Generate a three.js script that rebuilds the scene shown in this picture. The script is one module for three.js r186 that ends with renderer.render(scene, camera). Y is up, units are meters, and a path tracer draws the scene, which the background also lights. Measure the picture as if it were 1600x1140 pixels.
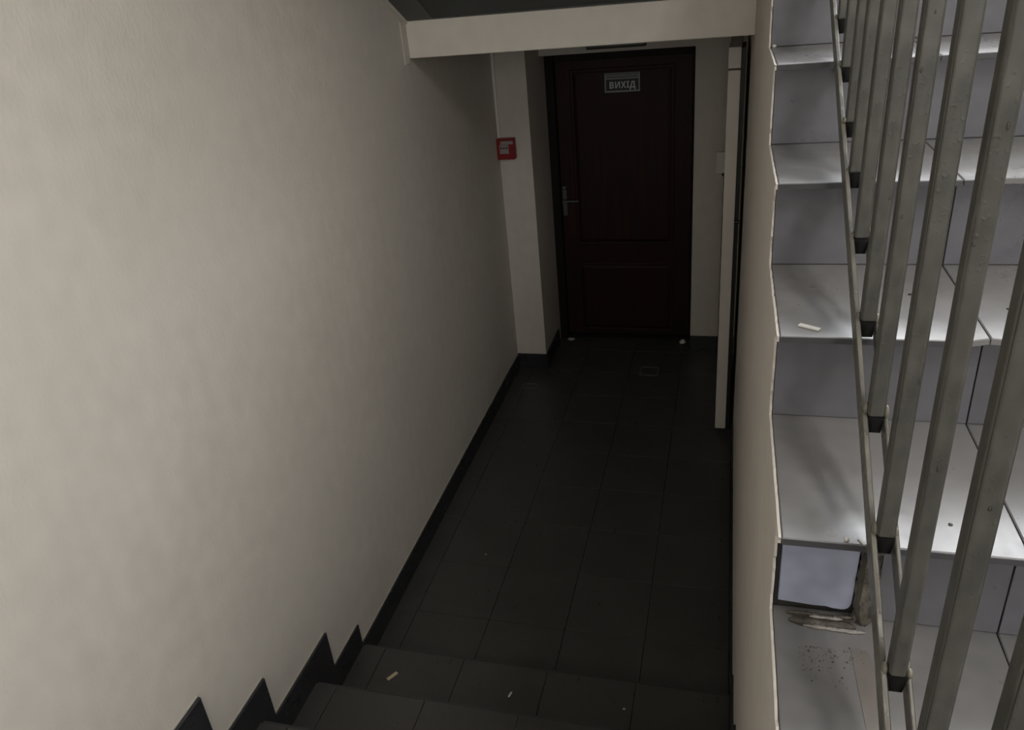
import * as THREE from 'three';
import { RoundedBoxGeometry } from 'three/addons/geometries/RoundedBoxGeometry.js';
import { mergeGeometries } from 'three/addons/utils/BufferGeometryUtils.js';
import { RectAreaLightUniformsLib } from 'three/addons/lights/RectAreaLightUniformsLib.js';
import { ImprovedNoise } from 'three/addons/math/ImprovedNoise.js';

// ------------------------------------------------------------------ camera, light, exposure
const scene = new THREE.Scene();
const renderer = new THREE.WebGLRenderer({ antialias: true });
renderer.toneMapping = THREE.LinearToneMapping;
renderer.toneMappingExposure = 1.0;
renderer.shadowMap.enabled = true;
const EYE = 2.457;                                   // eye height above the lower passage floor
const camera = new THREE.PerspectiveCamera(50.212, 1600 / 1140, 0.02, 60);
camera.position.set(0, EYE, 0);
camera.rotation.set(-0.4652, 0.2914, -0.0954, 'YXZ');
scene.add(camera);
scene.background = new THREE.Color(0.35, 0.42, 0.55);
RectAreaLightUniformsLib.init();
// unseen frosted windows, added and placed for the daylight they give: in the right wall (z, y), in the near wall (x, y), in the back wall above the landing (x, y)
const UNSEEN_WINDOWS = [
  { wall: 'right', u: [-4.1, -2.7], v: [3.3, 4.8], color: [0.92, 0.95, 1.0], power: 19 },
  { wall: 'right', u: [-0.7, 0.9], v: [3.7, 5.1], color: [1.0, 0.97, 0.93], power: 15 },
  { wall: 'near', u: [-0.2, 1.2], v: [1.9, 3.5], color: [1.0, 0.97, 0.93], power: 5 },
  { wall: 'back', u: [0.3, 1.3], v: [3.5, 5.0], color: [0.92, 0.95, 1.0], power: 52 },
];

// ------------------------------------------------------------------ measurements (metres)
const XL = -1.347, XS = 0.089, XR = 1.45;            // left wall, side of the upward flight, right wall
const ZDOOR = -5.206, ZBACK = -5.02, ZNEAR = 2.6;
const RISE = 0.172, GO = 0.2957, LIP = 0.042;
const T = i => 1.5519 + i * RISE, NZ = i => -0.6157 - i * GO;    // tread heights and nose depths, upward flight
const LAND = T(-4), TOPLAND = T(6);
const CEIL = 5.75;
const ZBEAM = -3.385, BEAM0 = 2.161, BEAM1 = 2.310;
const PZ = -4.659, PX = -1.146;                      // pilaster
const TILE = 0.33;

// ------------------------------------------------------------------ helpers
let seed = 20240611;
const rnd = () => { seed = (seed * 1664525 + 1013904223) >>> 0; return seed / 4294967296; };
const rr = (a, b) => a + (b - a) * rnd();
const used = {};
function numbered(n) { used[n] = (used[n] ?? -1) + 1; return used[n] ? `${n}_${String(used[n]).padStart(3, '0')}` : n; }
function shadow(o) { o.castShadow = o.receiveShadow = true; return o; }
function mesh(name, geo, mat, parent) {
  const m = shadow(new THREE.Mesh(geo, mat)); m.name = parent ? name : numbered(name);
  (parent ?? scene).add(m); return m;
}
function group(name, x = 0, y = 0, z = 0) { const g = new THREE.Group(); g.name = numbered(name); g.position.set(x, y, z); scene.add(g); return g; }
function tag(o, label, category, grp) { o.userData.label = label; o.userData.category = category; if (grp) o.userData.group = grp; return o; }
function struct(o, label) { o.userData.kind = 'structure'; if (label) o.userData.label = label; return o; }
// uv in metres from position and normal
function uvm(geo) {
  const p = geo.attributes.position, n = geo.attributes.normal, uv = new Float32Array(p.count * 2);
  for (let i = 0; i < p.count; i++) {
    const ax = Math.abs(n.getX(i)), ay = Math.abs(n.getY(i)), az = Math.abs(n.getZ(i));
    if (ax >= ay && ax >= az) { uv[2 * i] = p.getZ(i); uv[2 * i + 1] = p.getY(i); }
    else if (ay >= az) { uv[2 * i] = p.getX(i); uv[2 * i + 1] = p.getZ(i); }
    else { uv[2 * i] = p.getX(i); uv[2 * i + 1] = p.getY(i); }
  }
  geo.setAttribute('uv', new THREE.BufferAttribute(uv, 2)); return geo;
}
function box(x0, x1, y0, y1, z0, z1) {
  const g = new THREE.BoxGeometry(x1 - x0, y1 - y0, z1 - z0); g.translate((x0 + x1) / 2, (y0 + y1) / 2, (z0 + z1) / 2); return uvm(g);
}
function rbox(x0, x1, y0, y1, z0, z1, r = 0.0015, seg = 1) {
  const g = new RoundedBoxGeometry(x1 - x0, y1 - y0, z1 - z0, seg, r); g.translate((x0 + x1) / 2, (y0 + y1) / 2, (z0 + z1) / 2); return uvm(g);
}
// polygon in the (z, y) plane extruded along x from x0 to x1
function slabZY(pts, x0, x1, holes = [], bevel = 0) {
  const s = new THREE.Shape(pts.map(([z, y]) => new THREE.Vector2(-z, y)));
  for (const h of holes) s.holes.push(new THREE.Path(h.map(([z, y]) => new THREE.Vector2(-z, y))));
  const g = new THREE.ExtrudeGeometry(s, { depth: x1 - x0 - 2 * bevel, bevelEnabled: bevel > 0, bevelSize: bevel, bevelThickness: bevel, bevelOffset: -bevel, bevelSegments: 1 });
  g.translate(0, 0, bevel);
  g.rotateY(Math.PI / 2); g.translate(x0, 0, 0);     // shape x (= -z) -> world z, extrusion -> world x
  return uvm(g);
}
// polygon in the (x, z) plane extruded upward
function slabXZ(pts, y0, y1, bevel = 0.0015) {
  const s = new THREE.Shape(pts.map(([x, z]) => new THREE.Vector2(x, -z)));
  const g = new THREE.ExtrudeGeometry(s, { depth: y1 - y0 - 2 * bevel, bevelEnabled: true, bevelSize: bevel, bevelThickness: bevel, bevelOffset: -bevel, bevelSegments: 1 });
  g.translate(0, 0, bevel); g.rotateX(-Math.PI / 2); g.translate(0, y0, 0); return uvm(g);
}
function frameXY(x0, x1, y0, y1, holes, z0, z1) {
  const s = new THREE.Shape([[x0, y0], [x1, y0], [x1, y1], [x0, y1]].map(p => new THREE.Vector2(...p)));
  for (const [a, b, c, d] of holes) s.holes.push(new THREE.Path([[a, c], [a, d], [b, d], [b, c]].map(p => new THREE.Vector2(...p))));
  const g = new THREE.ExtrudeGeometry(s, { depth: z1 - z0, bevelEnabled: false }); g.translate(0, 0, z0); return uvm(g);
}
const perlin = new ImprovedNoise();
function tex(size, fn, srgb = false, repeat = 1) {
  const d = new Uint8Array(size * size * 4);
  for (let j = 0; j < size; j++) for (let i = 0; i < size; i++) {
    const c = fn(i / size, j / size); const k = 4 * (j * size + i);
    for (let q = 0; q < 3; q++) d[k + q] = Math.max(0, Math.min(255, 255 * (Array.isArray(c) ? c[q] : c))); d[k + 3] = 255;
  }
  const t = new THREE.DataTexture(d, size, size, THREE.RGBAFormat); t.wrapS = t.wrapT = THREE.RepeatWrapping;
  t.magFilter = THREE.LinearFilter; t.minFilter = THREE.LinearMipmapLinearFilter; t.generateMipmaps = true;
  if (srgb) t.colorSpace = THREE.SRGBColorSpace; t.repeat.set(repeat, repeat); t.needsUpdate = true; return t;
}
// tileable noise: four samples blended across the seam
function tn(u, v, fx, fy, z) {
  const n = (a, b) => perlin.noise(a * fx, b * fy, z), s = t => t * t * (3 - 2 * t);
  const a = s(u), b = s(v);
  return (1 - a) * (1 - b) * n(u + 1, v + 1) + a * (1 - b) * n(u, v + 1) + (1 - a) * b * n(u + 1, v) + a * b * n(u, v);
}

// ------------------------------------------------------------------ materials
// embossed wallpaper: short upright fibres over a soft grain
const wallBump = tex(1024, (u, v) => {
  const w = 0.35 * tn(u, v, 9, 9, 7.7);
  const fib = tn(u + 0.03 * w, v, 85, 40, 1.3) + 0.6 * tn(u, v, 150, 75, 4.1);
  return 0.5 + 0.38 * Math.max(-0.4, Math.min(1, fib)) + 0.2 * tn(u, v, 30, 22, 2.2);
}, false, 1.25);
const wallTint = tex(256, (u, v) => { const k = 0.93 + 0.02 * tn(u, v, 5, 4, 3.3) + 0.03 * tn(u, v, 24, 18, 9.1); return [k, k * 0.99, k * 0.975]; }, true, 0.8);
const M = {};
M.wall = new THREE.MeshStandardMaterial({ color: new THREE.Color(0.71, 0.685, 0.645), map: wallTint, bumpMap: wallBump, bumpScale: 0.0009, roughness: 0.82 });
M.sideWall = new THREE.MeshStandardMaterial({ color: new THREE.Color(0.82, 0.785, 0.74), map: wallTint, bumpMap: wallBump, bumpScale: 0.0012, roughness: 0.8 });
const plainBump = tex(512, (u, v) => 0.5 + 0.25 * tn(u, v, 14, 14, 5.5) + 0.15 * tn(u, v, 60, 60, 6.2), false, 1);
M.plaster = new THREE.MeshStandardMaterial({ color: new THREE.Color(0.62, 0.59, 0.54), map: wallTint, bumpMap: plainBump, bumpScale: 0.004, roughness: 0.9 });
M.beam = new THREE.MeshStandardMaterial({ color: new THREE.Color(0.78, 0.76, 0.71), map: wallTint, bumpMap: plainBump, bumpScale: 0.002, roughness: 0.6 });
const tileRough = tex(256, (u, v) => 0.62 + 0.22 * tn(u, v, 7, 7, 2.5) + 0.12 * tn(u, v, 40, 40, 8.5), false, 2);
const tileTint = [0, 1, 2].map(q => tex(256, (u, v) => { const k = 0.88 + 0.08 * tn(u, v, 4, 4, 11.3 + q) + 0.05 * tn(u, v, 28, 28, 3.1 + q); return k; }, true, 1.3));
const tile = (r, g, b, rough = 0.5, q = 0) => new THREE.MeshStandardMaterial({ color: new THREE.Color(r, g, b), map: tileTint[q], roughness: rough, roughnessMap: tileRough });
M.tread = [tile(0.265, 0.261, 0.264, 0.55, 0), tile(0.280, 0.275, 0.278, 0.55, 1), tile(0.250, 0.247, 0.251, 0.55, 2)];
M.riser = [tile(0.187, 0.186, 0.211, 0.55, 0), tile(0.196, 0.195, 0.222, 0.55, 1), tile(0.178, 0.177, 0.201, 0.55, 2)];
M.edge = tile(0.085, 0.085, 0.093, 0.8, 1);
M.sheenTile = tile(0.48, 0.52, 0.68, 0.35, 1);  // loose riser tile, reflected daylight put into its pale blue colour
M.floor = [tile(0.078, 0.078, 0.075, 0.6, 0), tile(0.081, 0.080, 0.077, 0.6, 1), tile(0.076, 0.077, 0.074, 0.6, 2)];
M.lowTread = [tile(0.075, 0.072, 0.069, 0.6, 0), tile(0.08, 0.077, 0.074, 0.6, 1)];
M.skirt = [tile(0.032, 0.033, 0.037, 0.5, 0), tile(0.036, 0.036, 0.040, 0.5, 1)];
M.grout = new THREE.MeshStandardMaterial({ color: new THREE.Color(0.05, 0.05, 0.05), roughness: 0.95 });
M.caulk = new THREE.MeshStandardMaterial({ color: new THREE.Color(0.42, 0.39, 0.34), roughness: 0.9 });
const mortarTint = tex(256, (u, v) => { const k = 0.7 + 0.3 * tn(u, v, 9, 9, 1.7) + 0.25 * tn(u, v, 40, 40, 2.9); return [k, k * 0.98, k * 0.94]; }, true, 6);
M.mortar = new THREE.MeshStandardMaterial({ color: new THREE.Color(0.22, 0.21, 0.19), map: mortarTint, bumpMap: plainBump, bumpScale: 0.006, roughness: 0.85 });
M.mortarPale = new THREE.MeshStandardMaterial({ color: new THREE.Color(0.62, 0.61, 0.62), map: mortarTint, roughness: 0.7 });
M.cavity = new THREE.MeshStandardMaterial({ color: new THREE.Color(0.035, 0.032, 0.03), roughness: 1 });
const paintBump = tex(512, (u, v) => { const l = tn(u, v, 20, 8, 3.3) ; return 0.5 + 0.3 * l + 0.25 * Math.max(0, tn(u, v, 70, 50, 8.8) - 0.25); }, false, 4);
const paintTint = tex(256, (u, v) => { const k = 0.85 + 0.14 * tn(u, v, 6, 5, 2.1) + 0.1 * tn(u, v, 30, 14, 5.1); return [k, k * 0.99, k * 0.95]; }, true, 3);
M.rail = new THREE.MeshStandardMaterial({ color: new THREE.Color(0.113, 0.113, 0.111), map: paintTint, bumpMap: paintBump, bumpScale: 0.003, roughness: 0.42, metalness: 0.0 });
M.railBar = new THREE.MeshStandardMaterial({ color: new THREE.Color(0.17, 0.165, 0.15), map: paintTint, bumpMap: paintBump, bumpScale: 0.004, roughness: 0.35 });
M.weld = new THREE.MeshStandardMaterial({ color: new THREE.Color(0.26, 0.25, 0.225), map: paintTint, roughness: 0.3 });
M.bareSteel = new THREE.MeshStandardMaterial({ color: new THREE.Color(0.007, 0.007, 0.0075), roughness: 0.7, metalness: 0.2 });
const soffitTint = tex(256, (u, v) => 0.85 + 0.12 * tn(u, v, 5, 5, 1.1), true, 1);
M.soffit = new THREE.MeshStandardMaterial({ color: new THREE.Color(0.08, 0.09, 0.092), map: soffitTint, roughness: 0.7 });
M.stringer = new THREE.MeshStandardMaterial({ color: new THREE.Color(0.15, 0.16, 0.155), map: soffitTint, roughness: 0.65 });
M.ceiling = new THREE.MeshStandardMaterial({ color: new THREE.Color(0.7, 0.69, 0.66), bumpMap: plainBump, bumpScale: 0.002, roughness: 0.9 });
const woodTint = tex(512, (u, v) => { const g = tn(u, v, 46, 3, 6.6) + 0.5 * tn(u, v, 120, 6, 1.2); const k = 0.75 + 0.25 * g; return [k, k * 0.9, k * 0.85]; }, true, 1);
M.wood = new THREE.MeshPhysicalMaterial({ specularIntensity: 0.6, color: new THREE.Color(0.032, 0.0065, 0.0042), map: woodTint, roughness: 0.55 });
M.woodDark = new THREE.MeshPhysicalMaterial({ specularIntensity: 0.6, color: new THREE.Color(0.012, 0.005, 0.0035), map: woodTint, roughness: 0.65 });
M.steel = new THREE.MeshStandardMaterial({ color: new THREE.Color(0.13, 0.14, 0.13), roughness: 0.4, metalness: 0.7 });
M.leaf = new THREE.MeshStandardMaterial({ color: new THREE.Color(0.80, 0.77, 0.73), map: wallTint, roughness: 0.5 });
M.red = new THREE.MeshStandardMaterial({ color: new THREE.Color(0.24, 0.008, 0.014), roughness: 0.4 });
M.dimWall = new THREE.MeshStandardMaterial({ color: new THREE.Color(0.40, 0.385, 0.36), roughness: 0.7 });
M.dim = new THREE.MeshStandardMaterial({ color: new THREE.Color(0.30, 0.27, 0.26), roughness: 0.5 });
M.white = new THREE.MeshStandardMaterial({ color: new THREE.Color(0.72, 0.7, 0.67), roughness: 0.5 });
M.black = new THREE.MeshStandardMaterial({ color: new THREE.Color(0.012, 0.012, 0.012), roughness: 0.5 });
M.chip = new THREE.MeshStandardMaterial({ color: new THREE.Color(0.55, 0.45, 0.31), roughness: 0.9 });

// ------------------------------------------------------------------ unseen windows (added for daylight)
// frame, panes of frosted glass glowing with daylight, an area light of the same size just inside
UNSEEN_WINDOWS.forEach((w, i) => {
  const g = struct(group(`window_${i + 1}`)), f = 0.06, [u0, u1] = w.u, [v0, v1] = w.v, um = (u0 + u1) / 2, vm = (v0 + v1) / 2, col = new THREE.Color(...w.color);
  // built facing +z around its own plane, then turned into its wall
  for (const [a, b, c, d] of [[u0, u1, v0, v0 + f], [u0, u1, v1 - f, v1], [u0, u0 + f, v0 + f, v1 - f], [u1 - f, u1, v0 + f, v1 - f], [um - f / 2, um + f / 2, v0 + f, v1 - f]])
    mesh('window_frame', rbox(a - um, b - um, c, d, -0.05, 0.02, 0.004), M.white, g);
  const glass = new THREE.MeshStandardMaterial({ color: 0xdfe4e8, roughness: 0.6, emissive: col, emissiveIntensity: 0.3 });
  for (const [a, b] of [[u0 + f, um - f / 2], [um + f / 2, u1 - f]]) mesh('pane', box(a - um, b - um, v0 + f, v1 - f, -0.02, -0.01), glass, g);
  if (w.wall === 'right') { g.position.set(XR + 0.05, 0, um); g.rotation.y = -Math.PI / 2; }
  else if (w.wall === 'near') { g.position.set(um, 0, ZNEAR + 0.05); g.rotation.y = Math.PI; }
  else g.position.set(um, 0, ZBACK - 0.05);
  g.updateMatrixWorld(true);
  const l = new THREE.RectAreaLight(col, w.power, u1 - u0 - 2 * f, v1 - v0 - 2 * f);
  l.position.copy(g.localToWorld(new THREE.Vector3(0, vm, 0.025))); l.lookAt(g.localToWorld(new THREE.Vector3(0, vm, 1))); scene.add(l);
});
const holes = (wall) => UNSEEN_WINDOWS.filter(w => w.wall === wall).map(w => [...w.u, ...w.v]);

// ------------------------------------------------------------------ the shell
struct(mesh('wall_left', box(XL - 0.2, XL, -0.2, CEIL, ZDOOR - 0.35, ZNEAR + 0.2), M.wall));
struct(mesh('wall_right', slabZY([[ZDOOR - 0.35, -0.2], [ZNEAR + 0.2, -0.2], [ZNEAR + 0.2, CEIL], [ZDOOR - 0.35, CEIL]], XR, XR + 0.2,
  holes('right').map(([a, b, c, d]) => [[a, c], [a, d], [b, d], [b, c]])), M.wall));
struct(mesh('wall_near', frameXY(XL, XR, -0.2, CEIL, holes('near'), ZNEAR, ZNEAR + 0.2), M.wall));
const DOORX = [-1.118, -0.200];
struct(mesh('wall_back', (() => {                     // opening for the door, lintel above it
  const s = new THREE.Shape([[XL, -0.2], [DOORX[0] - 0.028, -0.2], [DOORX[0] - 0.028, 1.981], [DOORX[1], 1.981], [DOORX[1], -0.2], [XR, -0.2], [XR, CEIL], [XL, CEIL]].map(p => new THREE.Vector2(...p)));
  for (const [a, b, c, d] of holes('back')) s.holes.push(new THREE.Path([[a, c], [a, d], [b, d], [b, c]].map(p => new THREE.Vector2(...p))));
  const g = new THREE.ExtrudeGeometry(s, { depth: 0.186 + 0.1, bevelEnabled: false }); g.translate(0, 0, ZDOOR - 0.1); return uvm(g);
})(), M.wall));
struct(mesh('wall_behind_door', box(XL, XS, -0.2, 2.31, ZDOOR - 0.35, ZDOOR - 0.12), M.plaster));
struct(mesh('ceiling', box(XL - 0.2, XR + 0.2, CEIL, CEIL + 0.2, ZDOOR - 0.35, ZNEAR + 0.2), M.ceiling));
struct(mesh('wall_pilaster', box(XL, PX, -0.05, 2.31, ZBACK, PZ), M.wall));

// the plastered side of the upward flight, top edge following its steps, chipped along the tiles
struct(mesh('wall_stairside', (() => {
  const top = [];
  const run = (z0, y0, z1, y1, n, oz, oy) => { for (let k = 0; k <= n; k++) { const t = k / n, d = k % n ? rnd() * rnd() : 0; top.push([z0 + (z1 - z0) * t + oz * d, y0 + (y1 - y0) * t + oy * d]); } };
  for (let i = -3; i <= 6; i++) {                     // riser up, lip, tread back
    const zr = NZ(i) - LIP - 0.001;
    run(zr, T(i - 1) + 0.001, zr, T(i) - 0.013, 14, -0.012, 0);
    run(NZ(i) - 0.002, T(i) - 0.011, NZ(i) - 0.002, T(i) - 0.001, 3, -0.004, 0);
    run(NZ(i) - 0.004, T(i), i < 6 ? NZ(i + 1) - LIP + 0.001 : ZBACK + 0.06, T(i), 22, 0, -0.007);
  }
  const pts = [[NZ(-3) - LIP + 0.003, -0.05], ...top, [ZBACK + 0.002, TOPLAND], [ZBACK + 0.002, -0.05]];
  return slabZY(pts, XS, XS + 0.004);
})(), M.sideWall));

// ------------------------------------------------------------------ floors of tiles
function tiledFloor(parent, x0, x1, z0, z1, xo, zo, y, mats) {
  for (let ix = Math.floor((x0 - xo) / TILE); xo + ix * TILE < x1 - 0.01; ix++) for (let iz = Math.floor((z0 - zo) / TILE); zo + iz * TILE < z1 - 0.01; iz++) {
    const a = Math.max(x0, xo + ix * TILE + 0.0012), b = Math.min(x1, xo + (ix + 1) * TILE - 0.0012), c = Math.max(z0, zo + iz * TILE + 0.0012), d = Math.min(z1, zo + (iz + 1) * TILE - 0.0012);
    if (b - a < 0.01 || d - c < 0.01) continue;
    mesh('floor_tile', rbox(a, b, y - 0.012, y + rr(-0.0006, 0), c, d, 0.0012), mats[Math.floor(rnd() * mats.length)], parent);
  }
}
const floor = struct(mesh('floor', box(XL, XR, -0.2, -0.011, ZDOOR - 0.12, ZNEAR), M.grout));
tiledFloor(floor, XL, XS, ZDOOR - 0.06, -2.06, -0.25, -2.335, 0, M.floor);
const landing = struct(mesh('floor_landing', box(XL, XR, 0.5, LAND - 0.012, 0.26, ZNEAR), M.grout));
tiledFloor(landing, XL, XR, 0.26, ZNEAR, -0.25, -0.785, LAND, M.tread);

// ------------------------------------------------------------------ upward flight
const up = tag(group('staircase', XS, 0, NZ(1)), 'grey tiled stairs rising away beside the passage, behind the painted metal railing', 'stairs');
const upX = -up.position.x, upZ = -up.position.z;
const local = g => { g.translate(upX, 0, upZ); return g; };
{
  const prof = [[NZ(-3) - LIP - 0.012, 0]];
  for (let i = -3; i <= 6; i++) { const z = NZ(i) - LIP - 0.012; prof.push([z, T(i - 1) - 0.012], [z, T(i) - 0.012]); }
  prof.push([ZBACK + 0.004, TOPLAND - 0.012], [ZBACK + 0.004, TOPLAND - 0.28], [NZ(6) - 0.6, TOPLAND - 0.28], [NZ(6) - 0.6, 0]);
  mesh('concrete_core', local(slabZY(prof, XS + 0.006, XR - 0.003)), M.grout, up);
  const xs = [XS + 0.005, 0.401, 0.731, 1.061, XR - 0.002];
  for (let i = -3; i <= 6; i++) {
    const zn = NZ(i), zb = i < 6 ? NZ(i + 1) - LIP - 0.011 : zn - TILE;
    for (let q = 0; q < xs.length - 1; q++) {
      const a = xs[q] + (q ? 0.001 : 0), b = xs[q + 1] - 0.001;
      let pts = [[a, zn], [b, zn], [b, zb], [a, zb]];
      if (i === 2 && q === 0) pts = [[a, zn], [0.352, zn], [0.362, zn - 0.004], [0.374, zn - 0.002], [b, zn - 0.012], [b, zb], [a, zb]];
      if (i === 2 && q === 1) pts = [[a, zn - 0.012], [0.43, zn - 0.006], [0.452, zn - 0.001], [0.47, zn], [b, zn], [b, zb], [a, zb]];
      if (i === 3 && q === 1) pts = [[a, zn], [0.43, zn], [0.445, zn - 0.008], [0.49, zn - 0.007], [0.52, zn], [b, zn], [b, zb], [a, zb]];
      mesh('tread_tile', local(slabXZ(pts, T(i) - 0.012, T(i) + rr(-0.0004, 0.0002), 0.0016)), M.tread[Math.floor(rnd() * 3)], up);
      const full = !((i === 2 && q < 2) || (i === 3 && q === 1));   // darker strip over the front edge of the tread, missing where it is chipped
      const e = i === 2 && q === 0 ? [a, 0.352] : i === 2 && q === 1 ? [0.47, b] : [a, full ? b : 0.43];
      if (e[1] - e[0] > 0.02) mesh('tile_edge', local(box(e[0], e[1], T(i) - 0.0112, T(i) - 0.0012, zn - 0.001, zn + 0.0008)), M.edge, up);
      if (i === 1 && q === 0) continue;               // the first riser is built below, with the broken patch
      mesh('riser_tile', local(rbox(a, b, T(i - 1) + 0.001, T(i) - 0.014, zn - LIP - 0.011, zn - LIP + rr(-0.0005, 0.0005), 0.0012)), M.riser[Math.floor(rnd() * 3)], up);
    }
  }
  for (let q = 0; q < 4; q++) for (let z = NZ(6) - TILE - 0.002; z > ZBACK + 0.01; z -= TILE) {     // the landing at its top
    mesh('landing_tile', local(rbox(xs[q] + 0.001, xs[q + 1] - 0.001, TOPLAND - 0.012, TOPLAND, Math.max(ZBACK + 0.004, z - TILE + 0.002), z, 0.0012)), M.tread[q % 3], up);
  }
  // broken riser: a loose tile coloured pale blue for its reflected daylight, an open joint below and mortar smeared to its right
  const zr = NZ(1) - LIP;
  const s = new THREE.Shape(); const w = 0.104, h0 = 0.020, h1 = RISE - 0.014, r = 0.014;
  s.moveTo(0, h0); s.lineTo(0.03, h0 - 0.002); s.lineTo(0.05, h0 - 0.0035); s.lineTo(0.068, h0 - 0.003); s.lineTo(0.078, h0 - 0.0055); s.lineTo(w - r, h0 - 0.006);
  s.quadraticCurveTo(w, h0 - 0.006, w, h0 + r); s.lineTo(w + 0.002, h1); s.lineTo(0, h1);
  const tg = new THREE.ExtrudeGeometry(s, { depth: 0.008, bevelEnabled: true, bevelSize: 0.0012, bevelThickness: 0.0012, bevelOffset: -0.0012, bevelSegments: 1, curveSegments: 6 });
  tg.translate(XS + 0.011, T(0), zr - 0.008);
  const bt = mesh('riser_tile', local(uvm(tg)), M.sheenTile, up); bt.userData.label = 'loose riser tile coloured pale blue for reflected daylight, with an open joint below it';
  mesh('riser_tile', local(rbox(0.236, 0.400, T(0) + 0.001, T(1) - 0.014, zr - 0.011, zr, 0.0012)), M.riser[0], up);
  mesh('open_joint', local(box(XS + 0.011, 0.236, T(0) + 0.001, T(1) - 0.013, zr - 0.020, zr - 0.0095)), M.cavity, up);
}
// lumpy strip along a polyline
function lump(path, rad, flat, seedz, amp = 0.35, rings = 40, seg = 9) {
  const c = new THREE.CatmullRomCurve3(path.map(p => new THREE.Vector3(...p)));
  const g = new THREE.TubeGeometry(c, rings, 1, seg, false), p = g.attributes.position;
  for (let i = 0; i <= rings; i++) {
    const ctr = c.getPointAt(i / rings), e = Math.min(1, 6 * Math.min(i, rings - i) / rings + 0.05);
    for (let j = 0; j <= seg; j++) {
      const k = i * (seg + 1) + j, jj = j % seg;
      const d = new THREE.Vector3().fromBufferAttribute(p, k).sub(ctr);
      const n = 1 + amp * perlin.noise(i * 0.35, jj * 1.1 + seedz, seedz * 3.1);
      d.multiply(new THREE.Vector3(...flat)).multiplyScalar(rad * n * Math.sqrt(e));
      p.setXYZ(k, ctr.x + d.x, ctr.y + d.y, ctr.z + d.z);
    }
  }
  g.computeVertexNormals(); return uvm(g);
}
{
  const z = NZ(1) - LIP, y = T(0);
  mesh('mortar_patch', local(lump([[0.222, y - 0.004, z + 0.012], [0.219, y + 0.05, z + 0.005], [0.221, y + 0.11, z + 0.002], [0.222, y + 0.158, z + 0.004]], 0.013, [1.15, 1, 0.8], 2.3)), M.mortar, up);
  mesh('mortar_ridge', local(lump([[0.112, y + 0.002, z + 0.006], [0.15, y + 0.003, z + 0.008], [0.192, y + 0.003, z + 0.008], [0.208, y + 0.006, z + 0.006], [0.211, y + 0.03, z + 0.003]], 0.006, [1, 0.8, 0.9], 5.1)), M.mortar, up);
  mesh('mortar_ridge', local(lump([[0.145, y + 0.006, z + 0.013], [0.17, y + 0.007, z + 0.014], [0.192, y + 0.006, z + 0.013]], 0.0026, [1, 0.8, 1], 8.4)), M.mortarPale, up);
  mesh('mortar_ridge', local(lump([[0.132, y + 0.001, z + 0.026], [0.165, y + 0.002, z + 0.030], [0.2, y + 0.002, z + 0.031], [0.222, y + 0.002, z + 0.030]], 0.0036, [1, 0.6, 1], 9.9)), M.mortarPale, up);
  mesh('mortar_ridge', local(lump([[0.115, y + 0.000, z + 0.018], [0.16, y + 0.001, z + 0.021], [0.21, y + 0.001, z + 0.021]], 0.010, [1, 0.35, 1], 3.4)), M.mortar, up);
}

mesh('brown_stripe', local(slabXZ([[0.197, -0.886], [0.207, -0.893], [0.220, -0.888], [0.227, -0.84], [0.225, -0.7], [0.222, -0.64], [0.208, -0.65], [0.200, -0.76]], T(0), T(0) + 0.0008, 0.0003)), tile(0.262, 0.238, 0.222, 0.6, 1), up).userData.label = 'faint brownish stripe under the railing';  // thin browner stripe laid on the tread along the railing

// ------------------------------------------------------------------ flight down into the passage
const S = [0.1053, 0.2773, 0.449, 0.656, LAND], SZ = [-2.020, -1.678, -1.376, -1.08, -0.78];
const down = tag(group('staircase', XL, 0, SZ[0]), 'dark tiled steps going down along the left wall to the passage floor', 'stairs');
{
  const lo = g => { g.translate(-XL, 0, -SZ[0]); return g; };
  const prof = [[SZ[0] - 0.014, -0.011]];
  for (let i = 0; i < 5; i++) { prof.push([SZ[i] - 0.016, i ? S[i - 1] - 0.012 : -0.011], [SZ[i] - 0.016, S[i] - 0.012]); }
  prof.push([0.26, LAND - 0.012], [0.26, -0.011]);
  mesh('concrete_core', lo(slabZY(prof, XL + 0.003, XS - 0.003)), M.grout, down);
  for (let i = 0; i < 5; i++) {
    const zb = i < 4 ? SZ[i + 1] - 0.004 : 0.26;
    for (let ix = -4; ix <= 1; ix++) {
      const off = i === 1 ? -0.265 : -0.25;
      const a = Math.max(XL + 0.002, off + ix * TILE + 0.001), b = Math.min(XS - 0.002, off + (ix + 1) * TILE - 0.001); if (b - a < 0.02) continue;
      mesh('tread_tile', lo(rbox(a, b, S[i] - 0.012, S[i] + rr(-0.0004, 0.0002), SZ[i], zb, 0.0014)), M.lowTread[(ix + i + 8) % 2], down);
      mesh('riser_tile', lo(rbox(a, b, (i ? S[i - 1] : 0) + 0.001, S[i] - 0.0125, SZ[i] - 0.0155, SZ[i] - 0.003, 0.0012)), M.floor[(ix + i + 8) % 3], down);
    }
  }
}

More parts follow.
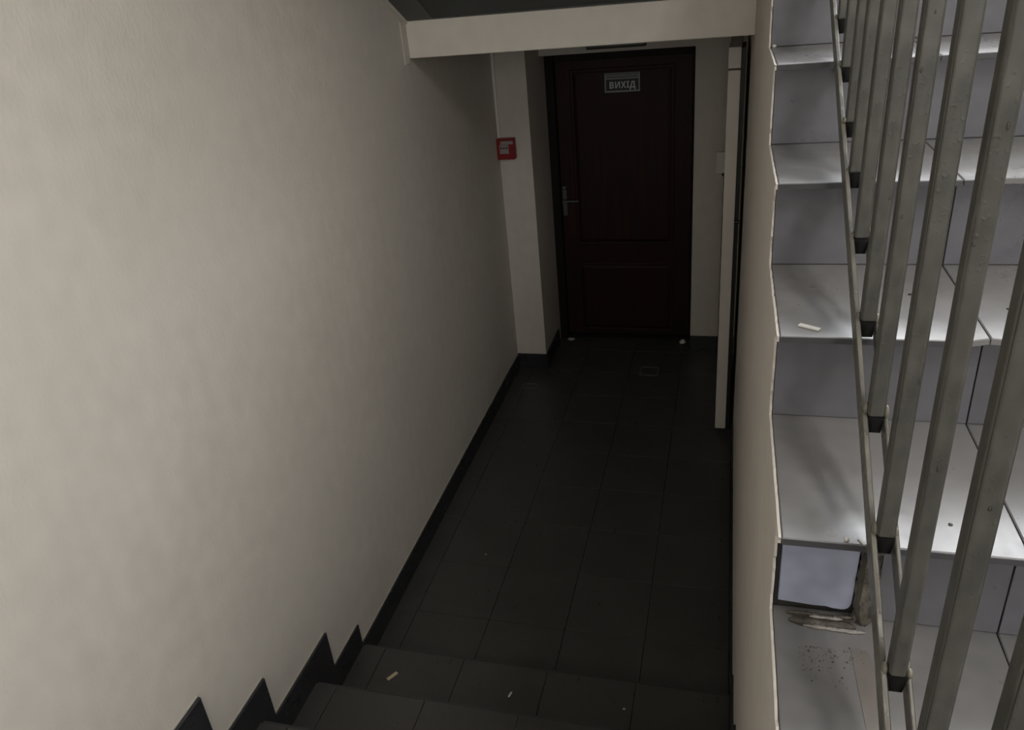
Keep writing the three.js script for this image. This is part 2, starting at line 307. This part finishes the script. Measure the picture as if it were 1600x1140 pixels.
// ------------------------------------------------------------------ skirting
const SK = 0.1115;
const bl = struct(group('baseboard_left'));
for (let z = -2.02; z > PZ + 0.005; z -= TILE) {
  const z0 = Math.max(PZ, z - TILE + 0.0015);
  mesh('skirting_tile', rbox(XL, XL + 0.011, 0, SK, z0, z, 0.0015), M.skirt[Math.floor(rnd() * 2)], bl);
}
mesh('caulk_line', box(XL, XL + 0.004, SK, SK + 0.003, PZ, -2.02), M.caulk, bl);
{ // stepped pieces beside the downward flight
  const zf = [-2.017, -1.806, -1.448, -1.2, -0.86];
  for (let i = 0; i < 5; i++) {
    const z1 = i < 4 ? zf[i + 1] : ZNEAR, y0 = i ? S[i - 1] + 0.02 : 0.001;
    mesh('skirting_tile', slabZY([[zf[i], y0], [z1, y0 + (i < 4 ? 0.09 : 0)], [z1, S[i] + SK], [zf[i], S[i] + SK]], XL, XL + 0.011 + 0.0006 * i, [], 0.001), M.skirt[i % 2], bl);
    mesh('caulk_line', box(XL, XL + 0.004, S[i] + SK, S[i] + SK + 0.0035, zf[i], z1), M.caulk, bl);
  }
}
const bb = struct(group('baseboard_back'));
mesh('skirting_tile', rbox(XL, PX, 0, SK, PZ, PZ + 0.011, 0.0015), M.skirt[0], bb);
mesh('skirting_tile', rbox(PX, PX + 0.011, 0, SK, ZBACK - 0.05, PZ + 0.011, 0.0015), M.skirt[1], bb);
mesh('skirting_tile', rbox(DOORX[1], XS, 0, SK, ZBACK, ZBACK + 0.011, 0.0015), M.skirt[0], bb);

const br = struct(group('baseboard_right'));
for (let z = -2.04; z > -3.9; z -= TILE) mesh('skirting_tile', rbox(XS - 0.009, XS, 0, SK, Math.max(-3.9, z - TILE + 0.0015), z, 0.0015), M.skirt[Math.floor(rnd() * 2)], br);
for (let i = 0; i < 4; i++) mesh('skirting_tile', rbox(XS - 0.009, XS, S[i] + 0.001, S[i] + SK, SZ[i] + 0.001, SZ[i + 1] - 0.002, 0.0015), M.skirt[i % 2], br);

// ------------------------------------------------------------------ landing beam, passage ceiling, underside of the flight above
struct(mesh('beam', rbox(XL, XS, BEAM0, BEAM1, ZBEAM - 0.22, ZBEAM, 0.004, 2), M.beam));
struct(mesh('ceiling_passage', box(XL, XS, 2.311, TOPLAND, ZBACK, ZBEAM - 0.1), M.ceiling));
struct(mesh('trim_1', rbox(XL, XL + 0.006, BEAM0 - 0.02, BEAM1 + 0.002, ZBEAM, ZBEAM + 0.06, 0.002), M.wall));
const SLOPE = 0.5, SOFF = z => 2.311 + SLOPE * (z - ZBEAM);
const over = tag(group('staircase', XL, SOFF(ZBEAM), ZBEAM), 'dark grey underside of the next flight above the passage, over the white beam', 'stairs');
{
  const lo = g => { g.translate(-XL, -SOFF(ZBEAM), -ZBEAM); return g; };
  const z1 = 0.6;
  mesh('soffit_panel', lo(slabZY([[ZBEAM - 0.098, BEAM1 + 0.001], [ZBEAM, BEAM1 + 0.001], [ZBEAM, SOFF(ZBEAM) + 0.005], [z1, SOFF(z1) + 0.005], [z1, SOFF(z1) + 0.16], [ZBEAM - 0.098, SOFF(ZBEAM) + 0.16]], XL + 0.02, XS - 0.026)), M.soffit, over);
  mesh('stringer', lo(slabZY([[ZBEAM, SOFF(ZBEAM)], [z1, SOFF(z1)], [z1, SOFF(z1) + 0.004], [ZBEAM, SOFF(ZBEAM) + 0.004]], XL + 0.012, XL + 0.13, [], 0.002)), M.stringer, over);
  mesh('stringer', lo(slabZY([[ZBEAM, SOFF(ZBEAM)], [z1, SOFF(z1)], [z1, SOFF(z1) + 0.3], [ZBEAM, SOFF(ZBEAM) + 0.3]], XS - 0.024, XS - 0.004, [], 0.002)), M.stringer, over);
}
struct(mesh('trim_2', slabZY([[ZBEAM, SOFF(ZBEAM) - 0.014], [0.6, SOFF(0.6) - 0.014], [0.6, SOFF(0.6) + 0.004], [ZBEAM, SOFF(ZBEAM) + 0.004]], XL, XL + 0.014, [], 0.002), M.beam));

// ------------------------------------------------------------------ brown door
const door = struct(group('door_1', DOORX[0], 0, ZDOOR), 'dark brown panelled wooden door at the end of the passage');
door.userData.label = 'dark brown panelled wooden door at the end of the passage';
{
  const lo = g => { g.translate(-DOORX[0], 0, -ZDOOR); return g; };
  const x0 = DOORX[0] - 0.0275, x1 = DOORX[1] + 0.02, top = 1.981, fw = 0.055;
  mesh('door_frame', lo(rbox(x0, x0 + fw, 0, top - 0.001, ZDOOR - 0.06, ZDOOR + 0.05, 0.004)), M.woodDark, door);
  mesh('door_frame', lo(rbox(x1 - 0.04, x1, 0, top, ZDOOR - 0.06, ZDOOR + 0.03, 0.004)), M.woodDark, door);
  mesh('door_frame', lo(rbox(x0 + fw, x1 - 0.04, top - fw, top, ZDOOR - 0.06, ZDOOR + 0.03, 0.004)), M.woodDark, door);
  mesh('threshold', lo(rbox(x0 + fw, x1 - 0.04, 0, 0.022, ZDOOR - 0.06, ZDOOR + 0.025, 0.004)), M.woodDark, door);
  const a = x0 + fw + 0.003, b = x1 - 0.043, pl = -0.984, pr = -0.342;
  const leafG = frameXY(a, b, 0.024, top - fw - 0.003, [[pl, pr, 0.717, 1.86], [pl, pr, 0.062, 0.565]], ZDOOR - 0.03, ZDOOR);
  const leaf = mesh('door_leaf', lo(leafG), M.wood, door);
  for (const [y0, y1] of [[0.717, 1.86], [0.062, 0.565]]) {
    // bevelled field inside a moulding
    const pg = new THREE.ExtrudeGeometry(new THREE.Shape([[pl + 0.03, y0 + 0.03], [pr - 0.03, y0 + 0.03], [pr - 0.03, y1 - 0.03], [pl + 0.03, y1 - 0.03]].map(p => new THREE.Vector2(...p))), { depth: 0.004, bevelEnabled: true, bevelSize: 0.026, bevelThickness: 0.012, bevelSegments: 2 });
    pg.translate(0, 0, ZDOOR - 0.022); mesh('door_panel', lo(uvm(pg)), M.wood, leaf);
    mesh('panel_back', lo(box(pl - 0.01, pr + 0.01, y0 - 0.01, y1 + 0.01, ZDOOR - 0.034, ZDOOR - 0.022)), M.woodDark, leaf);
    const mg = new THREE.Shape([[pl - 0.012, y0 - 0.012], [pr + 0.012, y0 - 0.012], [pr + 0.012, y1 + 0.012], [pl - 0.012, y1 + 0.012]].map(p => new THREE.Vector2(...p)));
    mg.holes.push(new THREE.Path([[pl + 0.012, y0 + 0.012], [pl + 0.012, y1 - 0.012], [pr - 0.012, y1 - 0.012], [pr - 0.012, y0 + 0.012]].map(p => new THREE.Vector2(...p))));
    const me = new THREE.ExtrudeGeometry(mg, { depth: 0.006, bevelEnabled: true, bevelSize: 0.005, bevelThickness: 0.005, bevelOffset: -0.005, bevelSegments: 2 });
    me.translate(0, 0, ZDOOR - 0.004); mesh('moulding', lo(uvm(me)), M.wood, leaf);
  }
  const h = mesh('handle_plate', lo(rbox(-1.083, -1.053, 0.92, 1.125, ZDOOR, ZDOOR + 0.006, 0.0025, 2)), M.steel, door);
  const lever = new THREE.CylinderGeometry(0.009, 0.008, 0.11, 12); lever.rotateZ(Math.PI / 2); lever.translate(-1.018, 1.03, ZDOOR + 0.045);
  const neck = new THREE.CylinderGeometry(0.009, 0.011, 0.042, 12); neck.rotateX(Math.PI / 2); neck.translate(-1.068, 1.03, ZDOOR + 0.026);
  mesh('lever', lo(uvm(mergeGeometries([lever, neck]))), M.steel, h);
  const cap = new THREE.SphereGeometry(0.012, 14, 10); cap.scale(1, 1, 0.6); cap.translate(-1.067, 1.112, ZDOOR + 0.008); mesh('plate_knob', lo(uvm(cap)), M.steel, h);
}

// printed evacuation sign on the door
function canvasTex(w, h, draw) { const c = document.createElement('canvas'); c.width = w; c.height = h; draw(c.getContext('2d'), w, h); const t = new THREE.CanvasTexture(c); t.colorSpace = THREE.SRGBColorSpace; t.anisotropy = 8; return t; }
{
  const w = 0.222, h = 0.116, t = canvasTex(888, 464, (g, W, H) => {
    g.fillStyle = '#868d8a'; g.fillRect(0, 0, W, H);
    g.fillStyle = '#121a17'; g.fillRect(14, 14, W - 28, 20);
    g.fillStyle = '#1c2421'; g.font = 'bold 92px sans-serif'; g.textAlign = 'center'; g.textBaseline = 'middle';
    g.save(); g.translate(W / 2, 92); g.scale((W - 90) / g.measureText('ЕВАКУАЦІЙНИЙ').width, 0.85); g.fillText('ЕВАКУАЦІЙНИЙ', 0, 0); g.restore();
    g.fillStyle = '#0a100e'; g.fillRect(30, 150, W - 60, H - 190);
    g.fillStyle = '#c3c9c7'; g.font = 'bold 230px sans-serif';
    g.save(); g.translate(W / 2, 292); g.scale((W - 200) / g.measureText('ВИХІД').width, 1.0); g.fillText('ВИХІД', 0, 0); g.restore();
  });
  const sg = group('door_sign', -0.658, 1.778, ZDOOR + 0.0015);
  tag(sg, 'small rectangular evacuation exit sign fixed high on the brown door', 'sign');
  mesh('sign_board', rbox(-w / 2, w / 2, -h / 2, h / 2, 0, 0.003, 0.001), M.white, sg);
  const pg = new THREE.PlaneGeometry(w - 0.002, h - 0.002); pg.translate(0, 0, 0.0034);
  mesh('sign_print', pg, new THREE.MeshStandardMaterial({ map: t, roughness: 0.5 }), sg);
  sg.rotation.z = 0.0;
}
// dark exit light box above the door
{
  const g = group('exit_light', -0.664, 2.08, ZBACK); tag(g, 'dark narrow exit light box above the brown door, mostly hidden by the beam', 'sign');
  mesh('housing', rbox(-0.178, 0.178, -0.077, 0.09, 0, 0.045, 0.006, 2), M.black, g);
  mesh('face', rbox(-0.165, 0.165, -0.066, 0.078, 0.045, 0.048, 0.001), new THREE.MeshStandardMaterial({ color: new THREE.Color(0.02, 0.06, 0.055), roughness: 0.25 }), g);
}
// fire alarm call point on the pilaster
{
  const g = group('fire_alarm_call_point', -1.300, 1.508, PZ); tag(g, 'small square red fire alarm call point on the white pilaster', 'alarm');
  mesh('housing', rbox(-0.062, 0.062, -0.062, 0.062, 0, 0.05, 0.006, 3), M.red, g);
  const rim = frameXY(-0.05, 0.05, -0.05, 0.05, [[-0.036, 0.036, -0.03, 0.046]], 0.05, 0.0535); mesh('bezel', rim, M.red, g);
  mesh('break_panel', rbox(-0.030, 0.026, -0.026, 0.028, 0.05, 0.0525, 0.001), M.dim, g);
  mesh('label_strip', rbox(-0.022, 0.056, 0.030, 0.050, 0.05, 0.0545, 0.001), M.dim, g);
  for (let k = 0; k < 3; k++) { const d = new THREE.CylinderGeometry(0.0055, 0.0055, 0.002, 12); d.rotateX(Math.PI / 2); d.translate(-0.019 + k * 0.017, 0.008, 0.0535); mesh('dot', uvm(d), M.black, g); }
}
// cable duct down to the call point
{ const m = mesh('cable_duct', rbox(XL, XL + 0.016, 1.570, 2.31, PZ, PZ + 0.014, 0.002), M.white); tag(m, 'thin white cable duct running down the corner to the red call point', 'cable duct'); }

// white door leaf standing open against the stair side
{
  const g = group('door_leaf', 0.02, 0, -3.94); tag(g, 'narrow edge of a white metal door leaf standing open along the right wall', 'door');
  g.rotation.y = -0.02;
  mesh('leaf_panel', rbox(-0.030, 0.027, 0.035, 1.968, -0.82, 0, 0.003, 2), M.leaf, g);
  mesh('top_rail', rbox(-0.030, 0.027, 1.976, 2.068, -0.82, 0, 0.003, 2), M.leaf, g);
  mesh('groove', box(-0.026, 0.022, 1.960, 1.984, -0.81, -0.006), M.black, g);
  mesh('gap_shade', rbox(-0.0335, -0.0295, 0.04, 1.47, -0.06, -0.004, 0.001), M.black, g);  // black strip drawing the shaded line left of the leaf
  const hd = mesh('handle', rbox(-0.072, -0.03, 1.478, 1.585, -0.075, -0.055, 0.004, 2), M.dimWall, g);
  const sc = new THREE.SphereGeometry(0.008, 12, 8); sc.translate(-0.036, 1.476, -0.048); mesh('handle_screw', uvm(sc), M.black, hd);
  const b = new THREE.CylinderGeometry(0.010, 0.010, 0.034, 14); b.rotateZ(Math.PI / 2); b.translate(0.034, 1.245, -0.012); mesh('latch_bolt', uvm(b), M.black, g);
  mesh('gap_shade', rbox(0.027, 0.046, 0.04, 2.06, -0.30, -0.012, 0.001), M.black, g);  // black filler standing in for shade between leaf and wall
}

// ------------------------------------------------------------------ railing
{
  const c = 0.2183, p = 0.14407, Yb = EYE - 0.7909, zb = -0.7505, sl = RISE / GO;
  const g = group('stair_railing', c, 0, zb); tag(g, 'grey painted metal stair railing with square balusters and twin bottom strips', 'railing');
  const ang = Math.atan(sl), yAt = z => Yb - sl * (z - zb);
  const W = 0.0222;
  const depths = [-0.744, -0.893, -1.048, -1.192, -1.337, -1.467, -1.578, -1.712, -1.844];
  const zOf = k => k < 0 ? -0.744 - k * p : k < 9 ? depths[k] : -1.844 - (k - 8) * 0.133;
  function sloped(x0, x1, h0, h1, z0, z1, r) {
    const L = (z1 - z0) / Math.cos(ang), bg = new RoundedBoxGeometry(x1 - x0, h1 - h0, L, 2, r);
    uvm(bg); bg.rotateX(ang); const zm = (z0 + z1) / 2; bg.translate((x0 + x1) / 2 - 0, yAt(zm) + (h0 + h1) / 2, zm - zb); return bg;
  }
  const z0 = NZ(6) - 0.05, z1 = 0.42;
  mesh('bottom_strip', sloped(-W / 2 - 0.0078, -W / 2 + 0.0005, -0.016, 0.014, z0, z1, 0.0022), M.railBar, g);
  mesh('bottom_strip', sloped(W / 2 - 0.0005, W / 2 + 0.0055, -0.016, 0.014, z0, z1, 0.0022), M.railBar, g);
  mesh('handrail', sloped(-0.025, 0.025, 0.88, 0.92, z0, z1, 0.008), M.rail, g);
  const widths = k => k === 0 ? 0.0195 : W;
  for (let k = -7; k <= 11; k++) {
    const z = zOf(k) - zb, y = yAt(zOf(k)), w = widths(k), foot = 0.045;
    const bg = new RoundedBoxGeometry(w, 0.9 - 0.012, W, 3, 0.0045); bg.translate(0, y + 0.012 + (0.9 - 0.012) / 2, z);
    const b = mesh('baluster', uvm(bg), M.rail, g);
    const fg = new THREE.CylinderGeometry(0.0149, 0.0118, 0.026, 4, 1); fg.rotateY(Math.PI / 4); fg.translate(0, y - 0.001, z);
    mesh('baluster_foot', uvm(fg), M.bareSteel, b);
    for (const q of [-1, 1]) {
      const sp = new THREE.SphereGeometry(rr(0.0045, 0.006), 9, 7); sp.scale(0.7, rr(1.1, 2.0), 1.2);
      sp.translate(q * (W / 2 + 0.002), y + 0.016 + rr(-0.003, 0.005), z + rr(-0.004, 0.008)); mesh('weld', uvm(sp), M.weld, b);
    }
    for (let q = 0; q < 3; q++) { const sp = new THREE.SphereGeometry(rr(0.001, 0.0018), 7, 5); sp.scale(1, rr(1.2, 3), 0.55); sp.translate(rr(-w * 0.35, w * 0.35), y + rr(0.06, 0.75), z + W / 2); mesh('paint_drip', uvm(sp), M.rail, b); }
  }
}

// ------------------------------------------------------------------ small litter
function chipGeo(w, h, d) {
  const g = new THREE.DodecahedronGeometry(0.5, 1), p = g.attributes.position;
  for (let i = 0; i < p.count; i++) { const n = 1 + 0.3 * perlin.noise(p.getX(i) * 3 + w * 99, p.getY(i) * 3, p.getZ(i) * 3 + d * 77); p.setXYZ(i, p.getX(i) * w * n, p.getY(i) * h * n, p.getZ(i) * d * n); }
  g.computeVertexNormals(); return uvm(g);
}
function litter(name, x, y, z, w, h, d, turn, mat, label, cat) { const m = mesh(name, chipGeo(w, h, d), mat); m.position.set(x, y + h * 0.42, z); m.rotation.y = turn; return tag(m, label, cat); }
function sliver(name, x, y, z, w, h, d, turn, mat, label, cat) { const m = mesh(name, rbox(-w / 2, w / 2, 0, h, -d / 2, d / 2, Math.min(h, w, d) * 0.25), mat); m.position.set(x, y, z); m.rotation.y = turn; return tag(m, label, cat); }
sliver('wood_chip', -1.160, S[0], -1.892, 0.046, 0.004, 0.014, 1.0, M.chip, 'tan wood chip lying on the lowest dark step near the left wall', 'wood chip');
sliver('plaster_chip', -0.694, S[0], -1.889, 0.007, 0.003, 0.024, -0.25, M.white, 'white plaster sliver in the middle of the lowest dark step', 'plaster chip');
litter('plaster_crumb', -0.279, S[0], -1.900, 0.011, 0.006, 0.010, 0.4, M.caulk, 'grey plaster crumb beside the tile joint on the lowest dark step', 'plaster crumb');
litter('plaster_crumb', -1.040, 0, -2.735, 0.010, 0.004, 0.008, 0.9, M.caulk, 'tiny pale plaster crumb alone on the dark passage floor', 'plaster crumb');
litter('plaster_lump', -0.256, 0, -5.12, 0.045, 0.034, 0.035, 0.3, M.white, 'white plaster lump at the right foot of the brown door', 'plaster lump');
litter('plaster_lump', -1.060, 0, -5.12, 0.055, 0.024, 0.03, 0.1, M.caulk, 'dull grey plaster lump at the left foot of the brown door', 'plaster lump');
sliver('wood_chip', 0.141, T(2), -1.242, 0.036, 0.003, 0.010, -0.55, M.white, 'pale sliver lying near the edge of the second grey step beside the plastered side wall', 'wood chip');
litter('plaster_crumb', 0.101, T(4), NZ(5) - LIP + 0.012, 0.010, 0.008, 0.009, 0, M.white, 'bright white crumb in the corner of the fourth grey step', 'plaster crumb');
litter('plaster_crumb', 0.178, T(1), -0.918, 0.007, 0.006, 0.006, 0.5, M.white, 'small white crumb on the nose of the first step above the loose tile', 'plaster crumb');
sliver('plaster_chip', 0.197, T(1), -0.917, 0.003, 0.002, 0.014, 0.5, M.white, 'thin white sliver on the first step touching the railing strip', 'plaster chip');
{ const gs = []; for (let k = 0; k < 130; k++) { const s = 0.0005 + 0.0022 * rnd() * rnd() * rnd(), g = new THREE.DodecahedronGeometry(s, 0); g.scale(1, 0.6, 1); const t = rnd(); g.translate(rr(0.125, 0.215), T(0) + s * 0.4, -0.893 + 0.06 * t * t + rr(0, 0.02)); gs.push(g); }
  const m = mesh('mortar_crumbs', uvm(mergeGeometries(gs)), M.mortar); m.userData.kind = 'stuff'; tag(m, 'scattered mortar crumbs on the tread below the loose bluish tile', 'mortar crumbs'); }
litter('dirt_speck', 0.303, T(1), -1.055, 0.006, 0.002, 0.006, 0, M.black, 'tiny dark speck in the middle of the first pale step behind the balusters', 'dirt speck');
litter('dirt_speck', 0.318, T(1), -0.972, 0.006, 0.002, 0.006, 0, M.black, 'tiny dark speck near the front edge of the first pale step behind the balusters', 'dirt speck');
litter('dirt_speck', 0.318, T(2), -1.393, 0.006, 0.002, 0.006, 0, M.black, 'tiny dark speck on the second step, left of the thick balusters', 'dirt speck');
litter('dirt_speck', 0.455, T(2), -1.335, 0.006, 0.002, 0.006, 0, M.black, 'tiny dark speck on the second step at the right edge of the photo', 'dirt speck');
// worn outlines left by stickers on the passage floor
function ring(x, z, w, d, label) {
  const s = new THREE.Shape([[-w / 2, -d / 2], [w / 2, -d / 2], [w / 2, d / 2], [-w / 2, d / 2]].map(p => new THREE.Vector2(...p)));
  s.holes.push(new THREE.Path([[-w / 2 + 0.008, -d / 2 + 0.012], [-w / 2 + 0.008, d / 2 - 0.012], [w / 2 - 0.008, d / 2 - 0.012], [w / 2 - 0.008, -d / 2 + 0.012]].map(p => new THREE.Vector2(...p))));
  const g = new THREE.ExtrudeGeometry(s, { depth: 0.0012, bevelEnabled: false }); g.rotateX(-Math.PI / 2);
  const m = mesh('tape_outline', uvm(g), new THREE.MeshStandardMaterial({ color: new THREE.Color(0.16, 0.155, 0.15), roughness: 0.9 })); m.position.set(x, 0, z); tag(m, label, 'tape mark');
}
ring(-0.449, -4.675, 0.12, 0.13, 'faint pale tape outline on the dark floor in front of the brown door');
ring(-1.21, -4.40, 0.10, 0.07, 'faint pale tape outline on the dark floor below the pilaster');

renderer.render(scene, camera);
